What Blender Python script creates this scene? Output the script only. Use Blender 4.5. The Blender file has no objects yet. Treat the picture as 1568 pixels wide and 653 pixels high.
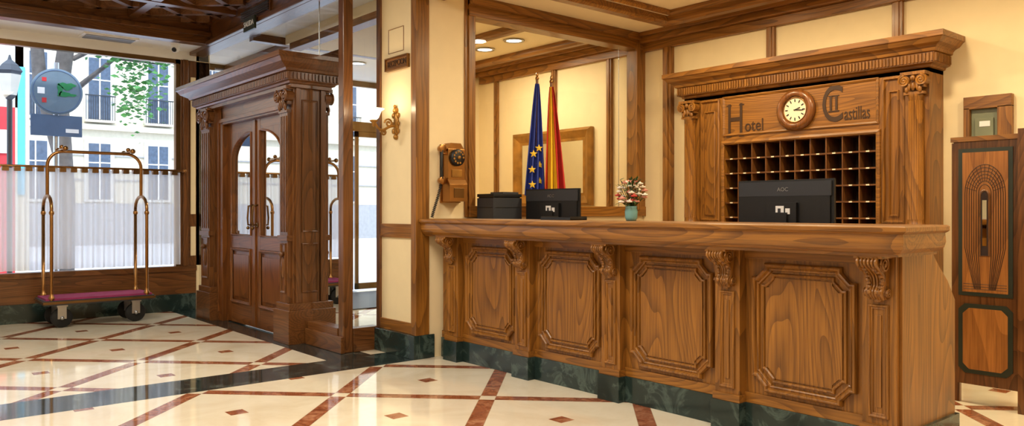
import bpy, math, random, bmesh
from mathutils import Matrix, Vector
random.seed(4)
scene = bpy.context.scene
pi = math.pi

# ------------------------------------------------------------------ materials
def srgb(r, g, b):
    f = lambda c: (c/255/12.92) if c/255 <= .04045 else ((c/255+.055)/1.055)**2.4
    return (f(r), f(g), f(b), 1)

def newmat(name):
    m = bpy.data.materials.new(name); m.use_nodes = True
    nt = m.node_tree
    return m, nt, nt.nodes['Principled BSDF']

def MA(nt, op, a, b=None, c=None):
    n = nt.nodes.new('ShaderNodeMath'); n.operation = op
    for i, v in enumerate((a, b, c)):
        if v is None: continue
        if isinstance(v, (int, float)): n.inputs[i].default_value = v
        else: nt.links.new(v, n.inputs[i])
    return n.outputs[0]

def MIX(nt, fac, a, b, mode='MIX'):
    n = nt.nodes.new('ShaderNodeMix'); n.data_type = 'RGBA'; n.blend_type = mode
    def s(sock, v):
        if isinstance(v, (int, float)): sock.default_value = v
        elif isinstance(v, tuple): sock.default_value = v
        else: nt.links.new(v, sock)
    s(n.inputs[0], fac); s(n.inputs[6], a); s(n.inputs[7], b)
    return n.outputs[2]

def NOISE(nt, vec, scale, detail=4, rough=.5, dist=0):
    n = nt.nodes.new('ShaderNodeTexNoise')
    n.inputs['Scale'].default_value = scale; n.inputs['Detail'].default_value = detail
    n.inputs['Roughness'].default_value = rough; n.inputs['Distortion'].default_value = dist
    nt.links.new(vec, n.inputs['Vector'])
    return n.outputs[0]

def RAMP(nt, fac, stops):
    n = nt.nodes.new('ShaderNodeValToRGB')
    els = n.color_ramp.elements
    while len(els) < len(stops): els.new(.5)
    for e, (p, c) in zip(els, stops):
        e.position = p; e.color = c
    nt.links.new(fac, n.inputs[0])
    return n.outputs[0]

def OBJ(nt, scale=(1, 1, 1)):
    t = nt.nodes.new('ShaderNodeTexCoord'); mp = nt.nodes.new('ShaderNodeMapping')
    mp.inputs['Scale'].default_value = scale
    nt.links.new(t.outputs['Object'], mp.inputs[0])
    return mp.outputs[0]

def BUMP(nt, bs, h, strength=.2, dist=.01):
    n = nt.nodes.new('ShaderNodeBump'); n.inputs['Strength'].default_value = strength
    n.inputs['Distance'].default_value = dist
    nt.links.new(h, n.inputs['Height']); nt.links.new(n.outputs[0], bs.inputs['Normal'])

def wood(name, light, dark, axis, rough=.32, ring=24):
    m, nt, bs = newmat(name)
    g = .16
    sc = {'x': (g, 1, 1), 'y': (1, g, 1), 'z': (1, 1, g)}[axis]
    v = OBJ(nt, sc)
    n1 = NOISE(nt, v, 3.0, 1.2, .5, .15)
    r = MA(nt, 'FRACT', MA(nt, 'MULTIPLY', n1, ring))
    r = MA(nt, 'POWER', r, 2.0)
    g2 = .03
    sc2 = {'x': (g2, 1, 1), 'y': (1, g2, 1), 'z': (1, 1, g2)}[axis]
    n2 = NOISE(nt, OBJ(nt, sc2), 90, 3, .6)
    n4 = NOISE(nt, OBJ(nt, sc2), 14, 3, .6)
    n3 = NOISE(nt, OBJ(nt), 1.3, 2)
    col = MIX(nt, MA(nt, 'MULTIPLY', r, .62), light, dark)
    pore = RAMP(nt, n2, [(.36, (.52, .46, .40, 1)), (.56, (1, 1, 1, 1))])
    col = MIX(nt, .65, col, pore, 'MULTIPLY')
    st = RAMP(nt, n4, [(.35, (.84, .82, .78, 1)), (.65, (1.04, 1.03, 1.02, 1))])
    col = MIX(nt, .9, col, st, 'MULTIPLY')
    var = RAMP(nt, n3, [(.3, (.82, .79, .76, 1)), (.7, (1.0, 1.0, 1.0, 1))])
    col = MIX(nt, 1.0, col, var, 'MULTIPLY')
    nt.links.new(col, bs.inputs['Base Color'])
    bs.inputs['Roughness'].default_value = rough
    bs.inputs['Coat Weight'].default_value = .12
    bs.inputs['Coat Roughness'].default_value = .2
    BUMP(nt, bs, n2, .12, .004)
    return m

OL, OD = srgb(163, 109, 42), srgb(84, 48, 14)
oak = {a: wood('oak_'+a, OL, OD, a, .38) for a in 'xyz'}
DL, DD = srgb(128, 82, 42), srgb(66, 37, 17)
drk = {a: wood('walnut_'+a, DL, DD, a, .3) for a in 'xyz'}
RL, RD = srgb(138, 84, 38), srgb(80, 44, 18)
red = {a: wood('mahogany_'+a, RL, RD, a, .28) for a in 'xyz'}

def simple(name, col, rough=.5, metal=0, emit=None, es=0, var=.06, trans=0):
    m, nt, bs = newmat(name)
    n = NOISE(nt, OBJ(nt), 8, 4)
    lo = tuple(c*(1-var*2) for c in col[:3])+(1,)
    c = RAMP(nt, n, [(.3, lo), (.7, col)])
    nt.links.new(c, bs.inputs['Base Color'])
    bs.inputs['Roughness'].default_value = rough; bs.inputs['Metallic'].default_value = metal
    if emit:
        bs.inputs['Emission Color'].default_value = emit; bs.inputs['Emission Strength'].default_value = es
    if trans: bs.inputs['Transmission Weight'].default_value = trans
    return m

cream = simple('cream_wallpaper', srgb(244, 224, 182), .7, var=.02)
ceilm = simple('cream_ceiling', srgb(248, 232, 198), .6, var=.01)
whitep = simple('white_paint', srgb(242, 241, 240), .6, var=.01)
brass = simple('aged_brass', srgb(168, 124, 76), .28, 1)
bronze = simple('dark_bronze', srgb(128, 98, 62), .35, 1)
gold = simple('gilded_wood', srgb(180, 128, 54), .38, .4, var=.25)
black = simple('black_plastic', srgb(24, 25, 28), .4)
blackg = simple('dark_grey_plastic', srgb(52, 55, 62), .4)
rubber = simple('black_rubber', srgb(16, 16, 17), .7)
steel = simple('brushed_steel', srgb(180, 182, 186), .3, 1)
white = simple('white_label', srgb(240, 240, 240), .5, var=.01)
purple = simple('magenta_carpet', srgb(158, 56, 104), .95, var=.15)
clockf = simple('clock_face', srgb(238, 226, 196), .5, var=.02)
inlay = simple('dark_green_inlay', srgb(46, 52, 38), .4)
engr = simple('engraved_dark', srgb(62, 36, 12), .6)
pale = wood('pale_oak_z', srgb(190, 124, 58), srgb(146, 90, 38), 'z', .35, 8)
shade = simple('frosted_shade', srgb(255, 240, 215), .4, emit=(1, .86, .6, 1), es=2.6)
lampm = simple('lamp_disc', srgb(255, 250, 240), .4, emit=(1, .95, .85, 1), es=7)
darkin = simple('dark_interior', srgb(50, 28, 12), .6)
green = simple('grey_green_panel', srgb(128, 132, 106), .5)

def marble_black():
    m, nt, bs = newmat('black_green_marble')
    v = OBJ(nt)
    n = NOISE(nt, v, 5, 8, .65, 1.2)
    c = RAMP(nt, n, [(.0, (.010, .018, .017, 1)), (.5, (.018, .034, .032, 1)), (.58, (.065, .10, .09, 1)), (.66, (.022, .038, .036, 1))])
    nt.links.new(c, bs.inputs['Base Color']); bs.inputs['Roughness'].default_value = .14
    return m
mblack = marble_black()

def floor_mat():
    m, nt, bs = newmat('marble_floor_inlay')
    geo = nt.nodes.new('ShaderNodeNewGeometry'); sp = nt.nodes.new('ShaderNodeSeparateXYZ')
    nt.links.new(geo.outputs['Position'], sp.inputs[0])
    X, Y = sp.outputs[0], sp.outputs[1]
    k = 1/math.sqrt(2)
    u = MA(nt, 'MULTIPLY', MA(nt, 'ADD', X, Y), k)
    v = MA(nt, 'MULTIPLY', MA(nt, 'SUBTRACT', Y, X), k)
    P = .96
    def fr(c, off):
        f = MA(nt, 'FRACT', MA(nt, 'DIVIDE', MA(nt, 'ADD', c, off), P))
        a = MA(nt, 'MULTIPLY', MA(nt, 'ABSOLUTE', MA(nt, 'SUBTRACT', f, .5)), P)
        return a
    du = fr(u, .573+P*40); dv = fr(v, -4.97+P*40)
    lu = MA(nt, 'GREATER_THAN', du, P/2-.05); lv = MA(nt, 'GREATER_THAN', dv, P/2-.05)
    line = MA(nt, 'ABSOLUTE', MA(nt, 'SUBTRACT', lu, lv))
    dia = MA(nt, 'LESS_THAN', MA(nt, 'ADD', du, dv), .075)
    redm = MA(nt, 'MAXIMUM', line, dia)
    ju = MA(nt, 'LESS_THAN', MA(nt, 'ABSOLUTE', MA(nt, 'SUBTRACT', du, P/2-.05)), .0022)
    jv = MA(nt, 'LESS_THAN', MA(nt, 'ABSOLUTE', MA(nt, 'SUBTRACT', dv, P/2-.05)), .0022)
    joint = MA(nt, 'MAXIMUM', ju, jv)
    vec = geo.outputs['Position']
    n1 = NOISE(nt, vec, 2.2, 7, .6, .6); n2 = NOISE(nt, vec, 9, 6, .65, 1)
    cr = RAMP(nt, n1, [(.3, srgb(222, 207, 180)), (.55, srgb(238, 228, 206)), (.75, srgb(228, 213, 188))])
    rd = RAMP(nt, n2, [(.3, srgb(118, 60, 38)), (.5, srgb(150, 88, 60)), (.68, srgb(188, 136, 104))])
    bk = RAMP(nt, n2, [(.3, (.01, .018, .018, 1)), (.56, (.022, .036, .036, 1)), (.66, (.09, .12, .11, 1)), (.75, (.02, .034, .032, 1))])
    c = MIX(nt, redm, cr, rd)
    c = MIX(nt, MA(nt, 'MULTIPLY', joint, .5), c, srgb(150, 120, 90))
    s1 = MA(nt, 'LESS_THAN', MA(nt, 'ABSOLUTE', MA(nt, 'ADD', X, 5.50)), .22)
    s1 = MA(nt, 'MULTIPLY', s1, MA(nt, 'LESS_THAN', Y, 3.6))
    s2 = MA(nt, 'MULTIPLY', MA(nt, 'LESS_THAN', MA(nt, 'ABSOLUTE', MA(nt, 'SUBTRACT', Y, 3.1)), .2), MA(nt, 'LESS_THAN', X, -5.3))
    c = MIX(nt, MA(nt, 'MAXIMUM', s1, s2), c, bk)
    nt.links.new(c, bs.inputs['Base Color'])
    bs.inputs['Roughness'].default_value = .065
    bs.inputs['IOR'].default_value = 1.62
    return m
floorm = floor_mat()

def glassm(name, tint=(1, 1, 1, 1), ior=1.45):
    m = bpy.data.materials.new(name); m.use_nodes = True; nt = m.node_tree
    nt.nodes.remove(nt.nodes['Principled BSDF'])
    out = nt.nodes['Material Output']
    tr = nt.nodes.new('ShaderNodeBsdfTransparent'); tr.inputs[0].default_value = tint
    gl = nt.nodes.new('ShaderNodeBsdfGlossy'); gl.inputs['Roughness'].default_value = .01
    fr = nt.nodes.new('ShaderNodeFresnel'); fr.inputs[0].default_value = ior
    mx = nt.nodes.new('ShaderNodeMixShader')
    nt.links.new(fr.outputs[0], mx.inputs[0]); nt.links.new(tr.outputs[0], mx.inputs[1]); nt.links.new(gl.outputs[0], mx.inputs[2])
    nt.links.new(mx.outputs[0], out.inputs[0])
    return m
glass = glassm('clear_glass')
glass2 = glassm('partition_glass', (.97, .98, .96, 1), 1.5)

def curtain_mat():
    m = bpy.data.materials.new('sheer_curtain'); m.use_nodes = True; nt = m.node_tree
    nt.nodes.remove(nt.nodes['Principled BSDF']); out = nt.nodes['Material Output']
    d = nt.nodes.new('ShaderNodeBsdfDiffuse'); d.inputs[0].default_value = (.92, .92, .95, 1)
    t = nt.nodes.new('ShaderNodeBsdfTranslucent'); t.inputs[0].default_value = (.94, .95, .98, 1)
    p = nt.nodes.new('ShaderNodeBsdfTransparent')
    a = nt.nodes.new('ShaderNodeMixShader'); b = nt.nodes.new('ShaderNodeMixShader')
    a.inputs[0].default_value = .7
    lw = nt.nodes.new('ShaderNodeLayerWeight'); lw.inputs[0].default_value = .35
    f = MA(nt, 'MULTIPLY', MA(nt, 'SUBTRACT', 1.0, lw.outputs['Facing']), .30)
    nt.links.new(f, b.inputs[0])
    nt.links.new(d.outputs[0], a.inputs[1]); nt.links.new(t.outputs[0], a.inputs[2])
    nt.links.new(a.outputs[0], b.inputs[1]); nt.links.new(p.outputs[0], b.inputs[2]); nt.links.new(b.outputs[0], out.inputs[0])
    return m
curtm = curtain_mat()

# ------------------------------------------------------------------ builder
class B:
    def __init__(s, name):
        s.name = name; s.v = []; s.f = []; s.fm = []; s.fs = []; s.mats = []; s.T = Matrix()
    def mi(s, m):
        if m not in s.mats: s.mats.append(m)
        return s.mats.index(m)
    def add(s, vs, fs, mat, smooth=False):
        o = len(s.v); i = s.mi(mat)
        s.v += [tuple(s.T @ Vector(p)) for p in vs]
        for f in fs:
            s.f.append(tuple(o+k for k in f)); s.fm.append(i); s.fs.append(smooth)
    def box(s, x0, x1, y0, y1, z0, z1, mat):
        vs = [(x, y, z) for x in (x0, x1) for y in (y0, y1) for z in (z0, z1)]
        s.add(vs, [(0, 1, 3, 2), (4, 6, 7, 5), (0, 4, 5, 1), (2, 3, 7, 6), (0, 2, 6, 4), (1, 5, 7, 3)], mat)
    def prism(s, pts, axis, a0, a1, mat, smooth=False):
        def w(p, a):
            return {'x': (a, p[0], p[1]), 'y': (p[0], a, p[1]), 'z': (p[0], p[1], a)}[axis]
        n = len(pts)
        s.add([w(p, a0) for p in pts]+[w(p, a1) for p in pts],
              [(i, (i+1) % n, n+(i+1) % n, n+i) for i in range(n)], mat, smooth)
        s.add([w(p, a0) for p in pts]+[w(p, a1) for p in pts],
              [tuple(range(n)), tuple(range(n, 2*n))], mat)
    def sweep(s, path, prof, frame, mat, closed=False):
        n = len(path); rings = []
        for i in range(n):
            p = Vector(path[i])
            ds = []
            if closed or i > 0: ds.append((p-Vector(path[i-1])).normalized())
            if closed or i < n-1: ds.append((Vector(path[(i+1) % n])-p).normalized())
            ns = [Vector((-d.y, d.x)) for d in ds]
            m = ns[0] if len(ns) == 1 else (ns[0]+ns[1])/max(.2, (1+ns[0].dot(ns[1])))
            rings.append([frame(p.x+m.x*o, p.y+m.y*o, h) for o, h in prof])
        k = len(prof); vs = [q for r in rings for q in r]; fs = []
        for i in range(n if closed else n-1):
            j = (i+1) % n
            for a in range(k):
                b = (a+1) % k
                fs.append((i*k+a, i*k+b, j*k+b, j*k+a))
        if not closed:
            fs += [tuple(range(k)), tuple((n-1)*k+a for a in range(k))]
        s.add(vs, fs, mat)
    def lathe(s, prof, mat, seg=20, smooth=True, a0=0, a1=2*pi):
        n = len(prof); vs = []; fs = []
        full = abs(a1-a0-2*pi) < 1e-5
        cnt = seg if full else seg+1
        for i in range(cnt):
            a = a0+(a1-a0)*i/seg
            for r, z in prof: vs.append((r*math.cos(a), r*math.sin(a), z))
        for i in range(seg):
            j = (i+1) % cnt
            for k in range(n-1): fs.append((i*n+k, j*n+k, j*n+k+1, i*n+k+1))
        s.add(vs, fs, mat, smooth)
    def at(s, x=0, y=0, z=0, rx=0, ry=0, rz=0, sc=1):
        s.T = Matrix.Translation((x, y, z)) @ Matrix.Rotation(rz, 4, 'Z') @ Matrix.Rotation(ry, 4, 'Y') @ Matrix.Rotation(rx, 4, 'X') @ Matrix.Scale(sc, 4)
        return s
    def reset(s): s.T = Matrix(); return s
    def cyl(s, r, z0, z1, mat, seg=20): s.lathe([(0.0001, z0), (r, z0), (r, z1), (0.0001, z1)], mat, seg, False)
    def sph(s, c, r, mat, seg=12, sq=(1, 1, 1)):
        old = s.T.copy()
        s.T = old @ Matrix.Translation(c) @ Matrix.Diagonal((sq[0], sq[1], sq[2], 1))
        k = max(5, seg//2+1)
        s.lathe([(max(1e-4, r*math.sin(pi*i/k)), -r*math.cos(pi*i/k)) for i in range(k+1)], mat, seg)
        s.T = old
    def tube(s, pts, r, mat, seg=8, closed=False):
        pts = [Vector(p) for p in pts]; n = len(pts); vs = []; fs = []
        up = Vector((0, 0, 1)); prev = None
        for i, p in enumerate(pts):
            if closed: d = pts[(i+1) % n]-pts[i-1]
            else: d = pts[min(i+1, n-1)]-pts[max(i-1, 0)]
            d.normalize()
            if prev is None:
                a = d.cross(up) if abs(d.dot(up)) < .95 else d.cross(Vector((1, 0, 0)))
            else: a = prev-d*prev.dot(d)
            a.normalize(); prev = a; b = d.cross(a)
            rr = r[i] if isinstance(r, (list, tuple)) else r
            for k in range(seg):
                t = 2*pi*k/seg; vs.append(tuple(p+a*rr*math.cos(t)+b*rr*math.sin(t)))
        for i in range(n if closed else n-1):
            j = (i+1) % n
            for k in range(seg): fs.append((i*seg+k, i*seg+(k+1) % seg, j*seg+(k+1) % seg, j*seg+k))
        s.add(vs, fs, mat, True)
        if not closed: s.add(vs, [tuple(range(seg)), tuple((n-1)*seg+k for k in range(seg))], mat)
    def text(s, body, size, x, y, z, mat, ext=.003, rz=0, sx=1, off=0):
        cu = bpy.data.curves.new('t', 'FONT'); cu.body = body; cu.size = size; cu.extrude = ext; cu.offset = off
        cu.align_x = 'CENTER'; cu.align_y = 'CENTER'; cu.resolution_u = 4
        ob = bpy.data.objects.new('t', cu); scene.collection.objects.link(ob)
        dg = bpy.context.evaluated_depsgraph_get(); e = ob.evaluated_get(dg); me = e.to_mesh()
        old = s.T.copy()
        s.T = old @ Matrix.Translation((x, y, z)) @ Matrix.Rotation(rz, 4, 'Z') @ Matrix.Rotation(pi/2, 4, 'X') @ Matrix.Diagonal((sx, 1, 1, 1))
        s.add([tuple(v.co) for v in me.vertices], [tuple(p.vertices) for p in me.polygons], mat)
        s.T = old
        e.to_mesh_clear(); bpy.data.objects.remove(ob); bpy.data.curves.remove(cu)
    def build(s, bevel=0, segs=2, recalc=True):
        me = bpy.data.meshes.new(s.name); me.from_pydata(s.v, [], s.f)
        for m in s.mats: me.materials.append(m)
        me.polygons.foreach_set('material_index', s.fm); me.polygons.foreach_set('use_smooth', s.fs)
        if recalc:
            bm = bmesh.new(); bm.from_mesh(me); bmesh.ops.recalc_face_normals(bm, faces=bm.faces); bm.to_mesh(me); bm.free()
        me.update()
        ob = bpy.data.objects.new(s.name, me); scene.collection.objects.link(ob)
        if bevel:
            b = ob.modifiers.new('bevel', 'BEVEL'); b.width = bevel; b.segments = segs; b.limit_method = 'ANGLE'
            b.angle_limit = math.radians(50); b.harden_normals = False
        return ob

def boxobj(name, x0, x1, y0, y1, z0, z1, mat, bevel=0):
    b = B(name); b.box(x0, x1, y0, y1, z0, z1, mat); return b.build(bevel)

def front(Y): return lambda a, b, h: (a, Y-h, b)      # plane XZ facing -Y
def right(X): return lambda a, b, h: (X+h, a, b)      # plane YZ facing +X
def notch(x0, x1, z0, z1, c=.06, t=.022):
    return [(x0+c, z0), (x1-c, z0), (x1-c, z0+t), (x1-t, z0+c), (x1, z0+c), (x1, z1-c), (x1-t, z1-c), (x1-c, z1-t),
            (x1-c, z1), (x0+c, z1), (x0+c, z1-t), (x0+t, z1-c), (x0, z1-c), (x0, z0+c), (x0+t, z0+c), (x0+c, z0+t)]
def cham(x0, x1, z0, z1, c): return [(x0+c, z0), (x1-c, z0), (x1, z0+c), (x1, z1-c), (x1-c, z1), (x0+c, z1), (x0, z1-c), (x0, z0+c)]
def rect(x0, x1, z0, z1): return [(x0, z0), (x1, z0), (x1, z1), (x0, z1)]
MOLD = [(0, 0), (0, .012), (.006, .020), (.014, .022), (.020, .016), (.024, .008), (.030, .011), (.036, .008), (.040, .0)]
def mold(sc=1, hs=1): return [(o*sc, h*hs) for o, h in MOLD]

def cornice(b, xl, xr, yf, yb, prof, mat):
    b.sweep([(xl, yb), (xl, yf), (xr, yf), (xr, yb)], [(-o, z) for o, z in prof], lambda a, c, h: (a, c, h), mat)

def capital(b, cx, yf, z0, w, h, mat):
    b.box(cx-w*.62, cx+w*.62, yf-.03, yf+.06, z0+h*.86, z0+h, mat)
    b.box(cx-w*.5, cx+w*.5, yf-.005, yf+.06, z0+h*.3, z0+h*.88, mat)
    for sx in (-1, 1):
        r0 = w*.30
        px, pz = cx+sx*w*.42, z0+h*.62
        b.at(px, yf+.05, pz, rx=pi/2); b.cyl(r0*.9, 0, .075, mat, 16); b.reset()
        sp = []
        for i in range(22):
            a = i*.55; r = r0*(1-i/26)
            sp.append((px+sx*r*math.sin(a), yf-.03, pz+r*math.cos(a)))
        b.tube(sp, .009*w/.2+.002, mat, 6)
        b.sph((px, yf-.028, pz), .013, mat, 8)
        b.sph((cx+sx*w*.33, yf-.012, z0+h*.22), .03*w/.2, mat, 8, (.7, .6, 1.3))
    b.sph((cx, yf-.02, z0+h*.72), .03*w/.2, mat, 10, (.9, .8, 1.1))
    for k in (-.22, 0, .22): b.sph((cx+k*w, yf-.012, z0+h*.35), .03*w/.2, mat, 8, (.7, .6, 1.6))
    b.box(cx-w*.5, cx+w*.5, yf-.01, yf+.05, z0, z0+h*.12, mat)

# ------------------------------------------------------------------ room shell
boxobj('floor', -10.4, 4, -5, 6.4, -.12, 0, floorm)
XW = -9.7      # window wall plane
YB = 6.25      # back wall

b = B('wall_window_side')
b.box(XW-.12, XW, -5, 3.2, .195, .50, drk['y'])
b.box(XW-.12, XW+.02, -5, 3.2, .47, .53, drk['y'])
b.box(XW-.12, XW, -5, 3.35, 3.0, 3.6, whitep)
b.box(XW-.12, XW, 3.02, 3.36, .53, 3.0, drk['z'])
b.box(XW, XW+.03, 3.04, 3.10, .53, 3.0, drk['z'])
b.box(XW, XW+.015, 3.13, 3.19, .65, 1.0, cream)
b.box(XW, XW+.015, 3.13, 3.19, 1.15, 2.8, cream)
b.build(.004)
boxobj('baseboard_window_side', XW-.1, XW+.03, -5, 3.18, 0, .2, mblack, .004)
b = B('window_1')
for y in (-4.9, -2.2, .4): b.box(XW-.1, XW-.02, y-.03, y+.03, .53, 3.0, bronze)
b.box(XW-.1, XW-.02, -5, 3.02, 2.95, 3.0, bronze); b.box(XW-.1, XW-.02, 2.97, 3.02, .53, 3.0, bronze)
b.add([(XW-.06, -5, .53), (XW-.06, 3.02, .53), (XW-.06, 3.02, 3.0), (XW-.06, -5, 3.0)], [(0, 1, 2, 3)], glass)
b.build()

b = B('ceiling_soffit')
b.box(XW, -9.12, -5, 3.12, 3.1, 3.2, whitep)
b.build()
b = B('trim_soffit_beam')
b.box(-9.16, -9.0, -5, 3.12, 3.08, 3.36, drk['y']); b.box(-9.0, -8.95, -5, 3.12, 3.16, 3.21, drk['y'])
b.build(.006)
b = B('soffit_air_vent')
b.box(-9.55, -9.3, 1.9, 2.45, 3.085, 3.1, whitep)
for i in range(6): b.box(-9.53+i*.037, -9.515+i*.037, 1.93, 2.42, 3.075, 3.085, steel)
b.build()
b = B('ceiling')
b.box(-10.5, 4, -5, 3.25, 3.6, 3.75, whitep)
b.box(-10.5, 4, 3.25, 6.4, 3.6, 3.75, whitep)
b.build()
boxobj('ceiling_lattice_field', -9.12, -2.5, -5, 3.12, 3.35, 3.40, whitep)
lat = wood('lattice_wood', srgb(140, 94, 56), srgb(84, 50, 28), 'x', .4)
b = B('trim_ceiling_lattice')
for i in range(-14, 16):
    for sgn in (1, -1):
        c = i*.48
        b.T = Matrix.Translation((-6.5+c, 1.0, 0)) @ Matrix.Rotation(sgn*pi/4, 4, 'Z')
        b.box(-2.9, 2.9, -.032, .032, 3.28, 3.35, lat)
b.reset()
ob = b.build()
bm = bmesh.new(); bm.from_mesh(ob.data)
for co, no in (((0, 3.1, 0), (0, 1, 0)), ((-8.98, 0, 0), (-1, 0, 0)), ((-2.6, 0, 0), (1, 0, 0))):
    bmesh.ops.bisect_plane(bm, geom=bm.verts[:]+bm.edges[:]+bm.faces[:], plane_co=co, plane_no=no, clear_outer=True)
bm.to_mesh(ob.data); bm.free()
b = B('trim_lattice_grid')
for x in (-8.2, -7.3, -6.4, -5.5, -4.6, -3.7): b.box(x-.045, x+.045, -3, 3.1, 3.25, 3.35, drk['y'])
for y in (2.3, 1.4, .5): b.box(-8.98, -3, y-.045, y+.045, 3.255, 3.35, drk['x'])
b.build()

b = B('trim_entrance_beam')
b.box(-9.7, -5.92, 3.12, 3.3, 3.06, 3.6, drk['x'])
b.box(-9.0, -5.92, 3.07, 3.12, 3.06, 3.11, drk['x']); b.box(-9.0, -5.92, 3.07, 3.12, 3.30, 3.35, drk['x'])
b.build(.005)
b = B('beam_air_vent')
b.box(-8.05, -7.3, 3.105, 3.12, 3.13, 3.27, drk['x'])
b.box(-8.02, -7.33, 3.1, 3.106, 3.15, 3.25, black)
for i in range(5): b.box(-8.02, -7.33, 3.09, 3.106, 3.155+i*.02, 3.163+i*.02, bronze)
b.build()
b = B('exit_sign')
b.box(-7.78, -7.5, 3.03, 3.05, 2.99, 3.12, inlay)
b.text('SALIDA', .075, -7.64, 3.027, 3.055, white, .002)
b.tube([(-7.64, 3.04, 3.12), (-7.64, 3.08, 3.14)], .008, black)
b.build()
b = B('security_camera')
b.at(-9.35, 2.85, 3.1, rx=pi); b.cyl(.05, 0, .03, whitep); b.reset()
b.sph((-9.35, 2.85, 3.05), .045, whitep, 14); b.sph((-9.325, 2.83, 3.035), .028, black, 10)
b.build()

b = B('window_2')
b.add([(-9.0, 3.2, 2.58), (-5.96, 3.2, 2.58), (-5.96, 3.2, 3.06), (-9.0, 3.2, 3.06)], [(0, 1, 2, 3)], glass2)
b.add([(-9.6, 3.2, 0), (-9.0, 3.2, 0), (-9.0, 3.2, 3.06), (-9.6, 3.2, 3.06)], [(0, 1, 2, 3)], glass2)
b.add([(-6.58, 3.2, .2), (-5.98, 3.2, .2), (-5.98, 3.2, 2.58), (-6.58, 3.2, 2.58)], [(0, 1, 2, 3)], glass2)
b.add([(-5.95, 3.2, .2), (-5.95, 3.49, .2), (-5.95, 3.49, 3.06), (-5.95, 3.2, 3.06)], [(0, 1, 2, 3)], glass2)
b.tube([(-6.45, 3.2, 2.58), (-6.45, 3.2, 3.06)], .006, steel)
b.build()
b = B('trim_glazing_post')
b.box(-6.0, -5.91, 3.15, 3.24, 0, 3.1, drk['z'])
b.box(-6.56, -6.0, 3.14, 3.26, .0, .2, drk['x']); b.box(-6.01, -5.9, 3.24, 3.49, 0, .2, drk['y'])
b.box(-6.56, -5.885, 3.115, 3.15, .0, .14, drk['x'])
b.build(.005)

# pillar
PX0, PX1, PY0, PY1 = -5.91, -5.3, 3.49, 3.98
b = B('wall_pillar')
b.box(PX0, PX1, PY0, PY1, 0, 3.6, cream)
b.box(PX0-.01, PX0+.05, PY0-.02, PY0, .19, 3.1, drk['z'])
b.box(PX1-.075, PX1+.012, PY0-.02, PY0+.1, .19, 3.6, oak['z'])
b.box(PX1-.045, PX1+.018, PY0-.032, PY0+.05, .19, 3.6, oak['z'])
b.box(PX0+.05, PX1-.07, PY0-.015, PY0, .97, 1.085, oak['x'])
b.box(PX0+.05, PX1-.07, PY0-.015, PY0, .19, .28, oak['x'])
b.box(PX1, PX1+.015, PY1-.03, PY1, 1.14, 3.6, oak['z'])
b.box(PX0+.16, PX0+.40, PY0-.006, PY0, 2.52, 2.525, oak['x']); b.box(PX0+.16, PX0+.40, PY0-.006, PY0, 2.72, 2.725, oak['x'])
b.box(PX0+.16, PX0+.165, PY0-.006, PY0, 2.52, 2.72, oak['z']); b.box(PX0+.395, PX0+.40, PY0-.006, PY0, 2.52, 2.72, oak['z'])
b.build(.004)
boxobj('wall_above_partition', PX0, PX1, PY1, YB, 3.0, 3.6, cream)
b = B('baseboard_pillar')
b.box(PX0-.03, PX1+.018, PY0-.05, PY0, 0, .19, mblack)
b.box(PX0-.03, PX0, PY0, PY1, 0, .19, mblack); b.box(PX1, PX1+.018, PY0, 3.64, 0, .19, mblack)
b.build(.004)

b = B('wall_reception_side')
b.box(-5.4, -5.3, PY1, YB, 0, 1.14, cream)
b.box(-5.42, -5.26, PY1, YB, 1.14, 1.235, oak['y'])
b.box(-5.42, -5.26, PY1, YB, 2.84, 3.0, oak['y']); b.box(-5.3, -5.22, PY1, YB, 2.93, 3.0, oak['y'])
b.box(-5.42, -5.27, PY1, PY1+.07, 1.2, 2.9, oak['z'])
b.box(-5.42, -5.27, YB-.12, YB, 1.2, 2.9, oak['z']); b.box(-5.28, -5.25, YB-.15, YB-.1, 1.2, 2.9, oak['z'])
b.build(.004)
b = B('window_3')
b.add([(-5.34, PY1+.05, 1.2), (-5.34, YB-.1, 1.2), (-5.34, YB-.1, 2.88), (-5.34, PY1+.05, 2.88)], [(0, 1, 2, 3)], glass2)
b.tube([(-5.34, 5.92, 1.2), (-5.34, 5.92, 2.88)], .003, steel, 6)
b.build()

# back wall
boxobj('wall_back', -10.4, 4, YB, YB+.15, 0, 3.6, cream)
def post(n, x, w, z0=1.1, z1=2.82, d=.035):
    b = B('trim_%d' % n)
    b.box(x-w/2, x+w/2, YB-d, YB, z0, z1, oak['z']); b.box(x-w/5, x+w/5, YB-d-.01, YB-d, z0, z1, oak['z']); b.build(.003)
for i, x in enumerate((-7.68, -6.62, -5.75)): post(10+i, x, .07)
for i, x in enumerate((-3.82, -2.72)): post(20+i, x, .08, 2.476)
post(30, -4.95, .10, 0, 2.82, .06)
b = B('trim_back_crown')
b.box(-8.0, -5.42, YB-.035, YB, 1.1, 1.2, oak['x'])
for (x0, x1) in ((-8.0, -5.42), (-5.3, 4)):
    b.box(x0, x1, YB-.05, YB, 2.82, 2.90, oak['x']); b.box(x0, x1, YB-.11, YB, 2.90, 2.96, oak['x']); b.box(x0, x1, YB-.15, YB, 2.96, 3.0, oak['x'])
b.build(.004)

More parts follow.
